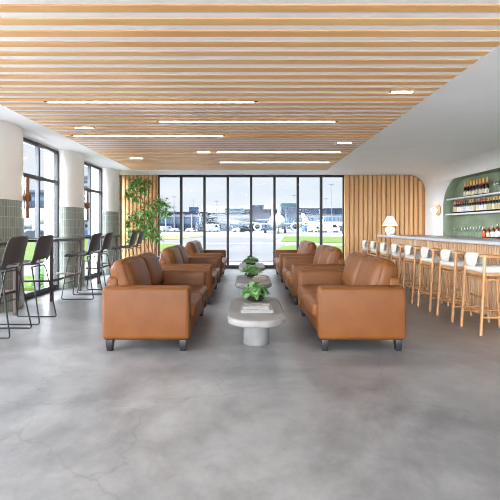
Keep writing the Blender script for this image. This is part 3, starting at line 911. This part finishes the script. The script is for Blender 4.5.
patch('ground_lawn_right_near', [G(272, 253), G(420, 270), G(420, 247.5), G(296, 245.6), G(284, 246.6)], 'grass', .08, 'near green lawn on the right of the airfield', 'lawn')
patch('ground_lawn_left_far', [G(120, 241.5), G(176, 239.6), G(203, 236.6), G(195, 234.9), G(120, 234.9)], 'grass_pale', .08, 'pale dry grass strip on the left of the airfield', 'lawn')
patch('ground_lawn_left_near', [G(110, 256), G(160, 253), G(181, 246.5), G(172, 244.2), G(110, 244.2)], 'grass', .08, 'green lawn wedge at the left edge of the end window', 'lawn')
patch('ground_lawn_side', [(-8.5, 22), (-46, 128), (-90, 128), (-14.5, 22)], 'grass', .08, 'green lawn outside the side windows', 'lawn')
patch('ground_lawn_side_near', [(-5.6, 12), (-6.6, 15), (-9.8, 15), (-8.0, 12)], 'grass', .10, 'green planting strip close outside the side windows', 'lawn')

def building(name, px0, px1, ytop, Z, dep, wallm, roofm, label, bands=(), roof_t=.8, over=.6, cols=0, z0=None):
    X0, X1 = (px0-248)/400*Z, (px1-248)/400*Z
    top = EYE+(227-ytop)/400*Z
    t = thing(name, label, 'building', ((X0+X1)/2, Z+dep/2, GZ))
    hx, H = (X1-X0)/2, top-GZ
    b = new_bm(); box(b, -hx, hx, -dep/2, dep/2, 0, H-roof_t); link('wall', b, M[wallm], t)
    b = new_bm(); box(b, -hx-over, hx+over, -dep/2-over, dep/2+over, H-roof_t, H); link('roof', b, M[roofm], t)
    for (f0, f1, m, nn) in bands:
        # glazing with its mullions, standing proud of the wall on the front and the inner side
        b = new_bm(); z_0, z_1 = f0*(H-roof_t), f1*(H-roof_t); w = 2*hx/nn
        for k in range(nn):
            box(b, -hx+k*w+w*.08, -hx+(k+1)*w-w*.08, -dep/2-.15, -dep/2-.002, z_0, z_1)
        ns = max(1, int(dep/w))
        sx = 1 if X0 < 0 else -1
        for k in range(ns):
            wd = dep/ns
            box(b, min(sx*hx, sx*(hx+.15)), max(sx*hx, sx*(hx+.15)), -dep/2+k*wd+wd*.08, -dep/2+(k+1)*wd-wd*.08, z_0, z_1)
        link('window_band', b, M[m], t)
    for k in range(cols):
        b = new_bm(); xx = -hx+2*hx*(k+.5)/cols
        tube(b, [(xx, -dep/2-1.2, 0), (xx, -dep/2-1.2, H-roof_t)], .35, 8); link('column', b, M['b_white'], t)
    return t
building('terminal_building', 128, 205, 211.8, 170, 16, 'b_grey', 'b_dark', 'long blue glazed terminal with dark roof at left of the end window',
         [(.06, .42, 'b_glass_dark', 20), (.46, .72, 'b_glass', 26), (.84, .97, 'b_white', 1)], .95, .5, 9)
building('control_cabin', 189.5, 197, 207.0, 188, 5, 'b_white', 'b_blue', 'small blue rooftop cabin above the long terminal', [(.9, .985, 'b_blue', 4)], 2.4, .2)
building('terminal_annex', 206.5, 252, 213.0, 196, 14, 'b_white', 'b_dark', 'pale terminal wing with dark roof line in the centre of the view', [(.1, .4, 'b_glass', 14), (.5, .75, 'b_grey', 9)], .7, .2)
building('teal_office', 225, 244, 208.5, 213, 10, 'b_teal', 'b_teal', 'teal glass block rising behind the pale terminal wing', [(.72, .97, 'b_glass', 10)], .5, .3)
building('grey_hangar', 243, 276, 209.3, 228, 16, 'b_grey', 'b_dark', 'slate roofed hangar in the centre behind the aircraft', [(.1, .5, 'b_glass', 10)], 2.2)
building('blue_office', 251, 263, 205.2, 250, 12, 'b_blue', 'b_blue', 'small blue block behind the slate roofed hangar', [], 1.0)
building('green_office', 282, 297, 203.2, 372, 16, 'b_blue', 'b_teal', 'tall teal topped office block right of the hangar', [(.8, .97, 'b_teal', 6), (.55, .72, 'b_glass_dark', 6)], 1.5)
building('pier_building', 287, 319, 208.2, 345, 20, 'b_grey', 'b_dark', 'grey concourse behind the red and blue tail fin', [(.75, .95, 'b_blue', 8), (.2, .5, 'b_glass', 12)], 1.0)
building('blue_warehouse', 325.5, 372, 208.2, 345, 20, 'b_blue', 'b_dark', 'long dark blue warehouse at right of the end window', [(.62, .95, 'b_glass_dark', 6)], .8)
building('cargo_shed', 300, 365, 214.2, 318, 12, 'b_white', 'b_grey', 'low pale cargo shed in front of the blue warehouse', [(.1, .35, 'b_grey', 14), (.55, .85, 'b_glass', 18)], .8)
building('side_office', 19, 50, 190, 120, 10, 'b_blue', 'b_grey', 'blue office block seen through the near side window',
         [(.15, .22, 'b_glass', 12), (.28, .35, 'b_glass', 12), (.41, .48, 'b_glass_dark', 12), (.54, .61, 'b_glass', 12), (.67, .74, 'b_glass_dark', 12), (.8, .9, 'b_glass', 12)])
building('side_tower', 82, 96, 176, 120, 8, 'b_white', 'b_grey', 'banded white and blue tower seen through the second side window',
         [(f/10+.02, f/10+.065, 'b_glass_dark', 7) for f in range(1, 10)])
building('side_terminal', -10, 62, 212, 105, 8, 'b_grey', 'b_white', 'low pale building outside the near side window', [(.15, .4, 'b_glass', 16), (.5, .75, 'b_glass', 22)])

def mast(px, ytop, Z, label):
    X = (px-248)/400*Z; H = EYE+(227-ytop)/400*Z-GZ
    t = thing('floodlight_mast', label, 'light mast', (X, Z, GZ), 0, 'tall floodlight masts on the apron')
    b = new_bm(); tube(b, [(0, 0, 0), (0, 0, H)], .16, 8, .08); link('pole', b, M['mast'], t)
    b = new_bm(); box(b, -.9, .9, -.15, .15, H-.3, H+.1, .05, 1); link('lamp_head', b, M['mast'], t)
mast(174, 196.5, 162, 'tall thin floodlight mast before the glazed terminal, leftmost of the masts')
mast(216.5, 201, 193, 'thin floodlight mast behind the third window pane')
mast(294, 195, 220, 'thin floodlight mast beside the green topped office')
mast(331.5, 184, 160, 'tallest floodlight mast, in front of the blue warehouse')
mast(326, 198.5, 240, 'floodlight mast just left of the tallest one')
# roof antenna on the control cabin
an = thing('roof_antenna', 'thin cross-barred antenna above the rooftop cabin', 'antenna', ((193.5-248)/400*190.5, 190.5, EYE+20/400*188+.001))
b = new_bm(); tube(b, [(0, 0, 0), (0, 0, 3.8)], .08, 6); link('pole', b, M['mast'], an)
b = new_bm(); tube(b, [(-1.3, 0, 2.6), (1.5, 0, 3.0)], .05, 6); tube(b, [(-1, 0, 1.7), (1, 0, 1.7)], .05, 6); link('crossbar', b, M['mast'], an)

def airplane(X, Y, rz, label):
    """nose towards -Y in its own frame"""
    t = thing('airplane', label, 'airplane', (X, Y, GZ), rz, 'white parked airliners')
    prof = [(0, -17), (.7, -16.7), (1.3, -15.8), (1.75, -14.2), (1.95, -12), (1.95, 8), (1.7, 12), (1.1, 16), (.5, 18.5), (0, 19)]
    b = new_bm(); lathe(b, prof, 24, Matrix.Translation((0, 0, 3.6)) @ Matrix.Rotation(-PI/2, 4, 'X')); fus = link('fuselage', b, M['plane_white'], t)
    b = new_bm()
    for s in (-1, 1):
        for k in range(24): box(b, s*1.9-.08, s*1.9+.08, -11+k*.85, -10.7+k*.85, 3.95, 4.3)
    link('windows', b, M['plane_grey'], fus)
    for s in (-1, 1):
        b = bmesh.new(); rows_ = []
        for (x, y0, y1, z, th) in ((1.2, -3.5, 4.2, 2.7, .5), (6.5, .2, 4.6, 3.2, .3), (16.5, 6.2, 7.9, 4.1, .12), (16.9, 6.9, 8.2, 5.6, .1)):
            rows_.append([b.verts.new((s*x, y0, z)), b.verts.new((s*x, (y0+y1)/2, z+th/2)), b.verts.new((s*x, y1, z)), b.verts.new((s*x, (y0+y1)/2, z-th/2))])
        for a, c in zip(rows_, rows_[1:]):
            for i in range(4): b.faces.new((a[i], a[(i+1) % 4], c[(i+1) % 4], c[i]))
        b.faces.new(rows_[0]); b.faces.new(rows_[-1]); bmesh.ops.recalc_face_normals(b, faces=b.faces)
        link('wing', b, M['plane_white'], t)
        b = new_bm(); lathe(b, [(.8, -2.3), (1.15, -2.5), (1.25, -2.2), (1.25, .2), (.75, 2.2)], 20, Matrix.Translation((s*5.8, -1.2, 1.95)) @ Matrix.Rotation(-PI/2, 4, 'X'), cap=False)
        en = link('engine', b, M['plane_white'], t)
        b = new_bm(); lathe(b, [(0, -2.1), (.85, -1.9), (.85, 1.9), (0, 2.1)], 18, Matrix.Translation((s*5.8, -1.2, 1.95)) @ Matrix.Rotation(-PI/2, 4, 'X')); link('fan', b, M['plane_grey'], en)
        b = new_bm(); prism(b, [(14.0, 3.9), (17.0, 3.9), (17.7, 4.1), (16.6, 4.1)], 0, 1) if False else None
        b = bmesh.new()
        v = [b.verts.new(p) for p in ((s*.3, 14, 4.2), (s*.3, 17.5, 4.2), (s*6, 18.6, 4.8), (s*6, 17.1, 4.8), (s*.3, 14, 4.45), (s*.3, 17.5, 4.45), (s*6, 18.6, 4.9), (s*6, 17.1, 4.9))]
        for f in ((0, 1, 2, 3), (4, 5, 6, 7), (0, 1, 5, 4), (1, 2, 6, 5), (2, 3, 7, 6), (3, 0, 4, 7)): b.faces.new([v[i] for i in f])
        bmesh.ops.recalc_face_normals(b, faces=b.faces); link('tailplane', b, M['plane_white'], t)
        b = new_bm(); tube(b, [(s*3.2, 1.5, 2.9), (s*3.2, 1.5, .6)], .16, 8)
        g = link('landing_gear', b, M['mast'], t)
        b = new_bm(); lathe(b, [(0, -.35), (.58, -.35), (.58, .35), (0, .35)], 16, Matrix.Translation((s*3.2, 1.5, .58)) @ Matrix.Rotation(PI/2, 4, 'Y')); link('wheel', b, M['tyre'], g)
    b = new_bm(); tube(b, [(0, -12, 2.2), (0, -12, .4)], .13, 8); g = link('landing_gear', b, M['mast'], t)
    b = new_bm(); lathe(b, [(0, -.3), (.4, -.3), (.4, .3), (0, .3)], 16, Matrix.Translation((0, -12, .4)) @ Matrix.Rotation(PI/2, 4, 'Y')); link('wheel', b, M['tyre'], g)
    b = new_bm(); prism(b, [(11.5, 5.2), (14.5, 6.4), (17.6, 11.6), (19.4, 11.6), (18.3, 4.6), (13, 4.6)], -.16, .16, 'X'); fin = link('tail_fin', b, M['plane_white'], t)
    for m_, dz, dy in (('plane_red', 9.6, .6), ('plane_blue', 8.2, .2), ('plane_red', 6.6, -.2)):
        b = new_bm(); y = 16.2+dy
        prism(b, [(y, dz), (y+1.6, dz-.5), (y+1.9, dz+.35), (y+.6, dz+1.0)], -.19, .19, 'X'); link('tail_marking', b, M[m_], fin)
    return t
airplane(8.8, 128, 0, 'white airliner facing the end window with two dark engines')
airplane(57, 282, math.radians(90), 'white airliner far right showing its red and blue marked tail fin')
airplane(-47, 84, math.radians(40), 'white aircraft parked outside the near side window')

def vehicle(px, Z, kind, m, label, rz=0.0):
    X = (px-248)/400*Z
    t = thing(kind, label, 'van' if kind == 'service_van' else 'car' if kind == 'car' else 'truck', (X, Z, GZ), rz, 'service vehicles on the apron')
    L, H = {'car': (4.2, 1.45), 'service_van': (5.2, 2.3), 'baggage_truck': (7.0, 3.0)}[kind]
    b = new_bm()
    if kind == 'car': pf = [(-L/2, .35), (L/2, .35), (L/2, .85), (L*.3, .95), (L*.14, H), (-L*.3, H), (-L*.46, .95), (-L/2, .9)]
    else: pf = [(-L/2, .4), (L/2, .4), (L/2, 1.2), (L*.38, H*.95), (L*.32, H), (-L/2, H)]
    prism(b, pf, -.9, .9, 'Y', .06, 1); link('body', b, M[m], t)
    b = new_bm(); prism(b, [(L*.1, H*.6), (L*.34, H*.6), (L*.25, H*.88), (L*.1, H*.88)], -.92, .92, 'Y'); link('window', b, M['plane_grey'], t)
    for sx in (-.3, .3):
        for sy in (-1, 1):
            b = new_bm(); lathe(b, [(0, -.12), (.36, -.12), (.36, .12), (0, .12)], 14, Matrix.Translation((sx*L, sy*.82, .36)) @ Matrix.Rotation(PI/2, 4, 'X')); link('wheel', b, M['tyre'], t)
veh = [(166, 160, 'service_van', 'van_white', 'white van below the glazed terminal, leftmost of the vehicles', .9), (176, 155, 'car', 'van_white', 'white car below the glazed terminal, left of a window bar', .8),
       (191.5, 150, 'car', 'van_white', 'white car under the rooftop cabin', .3), (202, 166, 'baggage_truck', 'b_grey', 'grey truck beside the white car under the cabin', 1.0),
       (212, 148, 'baggage_truck', 'van_white', 'white baggage truck in the third window pane', .9), (238, 150, 'car', 'van_white', 'white car in front of the pale terminal wing', .3),
       (247, 146, 'service_van', 'plane_grey', 'dark van left of the airliner facing the window', .4), (307, 165, 'service_van', 'van_blue', 'blue van below the red and blue tail fin', .8),
       (314, 147, 'service_van', 'van_white', 'white van right of the blue van', .5), (330, 140, 'baggage_truck', 'van_white', 'white truck in front of the cargo shed', .3),
       (340, 150, 'service_van', 'b_grey', 'grey van in front of the cargo shed', .3), (30, 68, 'car', 'van_white', 'white car outside the near side window, left of its bar', .6), (37, 58, 'car', 'b_grey', 'grey car outside the near side window, beside its bar', .6),
       (52, 62, 'service_van', 'van_white', 'white van outside the near side window, right of its bar', .6), (88, 66, 'car', 'van_blue', 'blue car outside the second side window', .6)]
for v in veh: vehicle(*v)
b = new_bm(); box(b, -1.8, 1.8, -.25, .25, .0, .42, .04, 1); box(b, -1.9, -1.5, -.3, .3, 0, .6, .04, 1)
o = link('barrier', b, M['label_tan']); o.location = (18.6, 80, GZ+.002); tag(o, 'low tan barrier at the far right edge of the lawn', 'barrier')
# boarding bridge
jb = thing('boarding_bridge', 'white sloping boarding bridge in front of the pale terminal wing', 'boarding bridge', ((214-248)/400*190, 188, GZ))
b = new_bm()
P0, P1 = Vector((0, 0, 5.2)), Vector((13, -18, 3.9))
dv = (P1-P0); sd = Vector((dv.y, -dv.x, 0)).normalized()*.9
vs = []
for p in (P0, P1):
    for s in (-1, 1):
        for z in (-.9, .9): vs.append(b.verts.new(p+sd*s+Vector((0, 0, z))))
for f in ((0, 1, 3, 2), (4, 5, 7, 6), (0, 1, 5, 4), (2, 3, 7, 6), (0, 2, 6, 4), (1, 3, 7, 5)): b.faces.new([vs[i] for i in f])
bmesh.ops.recalc_face_normals(b, faces=b.faces); link('tunnel', b, M['b_white'], jb)
b = new_bm(); box(b, -2, 2, -1.8, 1.8, 0, 6.4, .1, 1); link('rotunda', b, M['b_grey'], jb)
b = new_bm(); box(b, 9.0, 9.5, -12.8, -12.3, 0, 3.4); link('support', b, M['mast'], jb)
# hedge outside the side windows
for k, y in enumerate((13.4, 14.6, 15.8)):
    b = new_bm(); rnd = random.Random(k)
    for i in range(260):
        d = Vector((rnd.gauss(0, 1), rnd.gauss(0, 1), abs(rnd.gauss(0, 1)))).normalized()
        p = Vector((d.x*.42, d.y*.42, d.z*.5))*rnd.uniform(.6, 1)
        leaf(b, p, d, Vector((0, 0, 1)), .16, .1)
    o = link('shrub', b, M['leaf'], None, 60); o.location = (-6.3-.55*k, 12.6+1.35*k, GZ+.09)
    tag(o, 'low green shrub below the near side window, %s from the camera' % ORD[k], 'shrub', 'shrubs outside the side windows')

# ------------------------------------------------------------------ sky
w = bpy.data.worlds.new('sky'); SC.world = w; w.use_nodes = True
nt = w.node_tree; nt.nodes.clear(); L = nt.links
out = nt.nodes.new('ShaderNodeOutputWorld'); bg = nt.nodes.new('ShaderNodeBackground')
tc = nt.nodes.new('ShaderNodeTexCoord'); sp = nt.nodes.new('ShaderNodeSeparateXYZ'); L.new(tc.outputs['Generated'], sp.inputs[0])
rp = nt.nodes.new('ShaderNodeValToRGB'); e = rp.color_ramp.elements
e[0].position = 0; e[0].color = lin((230, 238, 249)); e[1].position = .30; e[1].color = lin((220, 230, 243))
e2 = rp.color_ramp.elements.new(1.0); e2.color = lin((238, 240, 246))
L.new(sp.outputs['Z'], rp.inputs[0])
mp = nt.nodes.new('ShaderNodeMapping'); mp.inputs['Scale'].default_value = (2.2, 2.2, 7); L.new(tc.outputs['Generated'], mp.inputs[0])
nz = nt.nodes.new('ShaderNodeTexNoise'); nz.inputs['Scale'].default_value = 2.2; nz.inputs['Detail'].default_value = 6; L.new(mp.outputs[0], nz.inputs['Vector'])
cr = nt.nodes.new('ShaderNodeValToRGB'); cr.color_ramp.elements[0].position = .42; cr.color_ramp.elements[1].position = .68
L.new(nz.outputs[0], cr.inputs[0])
mx = nt.nodes.new('ShaderNodeMix'); mx.data_type = 'RGBA'; mx.inputs[7].default_value = lin((243, 245, 248))
L.new(cr.outputs[0], mx.inputs[0]); L.new(rp.outputs[0], mx.inputs[6]); L.new(mx.outputs[2], bg.inputs['Color'])
# the overcast sky is brighter overhead and on the sun's side (behind and to the left of the lounge)
SKY_FRONT, SKY_ZEN, SKY_BACK = .205, 1.7, 6.4
vm = nt.nodes.new('ShaderNodeVectorMath'); vm.operation = 'DOT_PRODUCT'; vm.inputs[1].default_value = Vector((-.86, -.50, .03)).normalized()
L.new(tc.outputs['Generated'], vm.inputs[0])
r1 = nt.nodes.new('ShaderNodeMapRange'); r1.interpolation_type = 'SMOOTHSTEP'; r1.inputs['From Min'].default_value = 0.0; r1.inputs['From Max'].default_value = .85
r1.inputs['To Min'].default_value = 0; r1.inputs['To Max'].default_value = SKY_BACK; L.new(vm.outputs['Value'], r1.inputs['Value'])
r2 = nt.nodes.new('ShaderNodeMapRange'); r2.interpolation_type = 'SMOOTHSTEP'; r2.inputs['From Min'].default_value = .2; r2.inputs['From Max'].default_value = .7
r2.inputs['To Min'].default_value = SKY_FRONT; r2.inputs['To Max'].default_value = SKY_ZEN; L.new(sp.outputs['Z'], r2.inputs['Value'])
ad = nt.nodes.new('ShaderNodeMath'); ad.operation = 'ADD'; L.new(r1.outputs[0], ad.inputs[0]); L.new(r2.outputs[0], ad.inputs[1])
L.new(ad.outputs[0], bg.inputs['Strength']); L.new(bg.outputs[0], out.inputs[0])

# ------------------------------------------------------------------ camera and view
cam = bpy.data.cameras.new('camera'); co = bpy.data.objects.new('camera', cam); COL.objects.link(co)
co.location = (0, 0, EYE); co.rotation_euler = (PI/2, 0, 0)
cam.sensor_width = 36; cam.lens = 28.8; cam.shift_x = .004; cam.shift_y = -.046
cam.clip_start = .05; cam.clip_end = 3000
SC.camera = co
SC.view_settings.view_transform = 'Standard'; SC.view_settings.look = 'None'
SC.view_settings.gamma = 1; SC.view_settings.use_curve_mapping = False
SC.view_settings.exposure = 2.4
SC.cycles.filter_width = 1.0; SC.cycles.denoising_prefilter = 'ACCURATE'
SC.cycles.max_bounces = 10; SC.cycles.diffuse_bounces = 6; SC.cycles.transparent_max_bounces = 24
SC.cycles.sample_clamp_indirect = 6
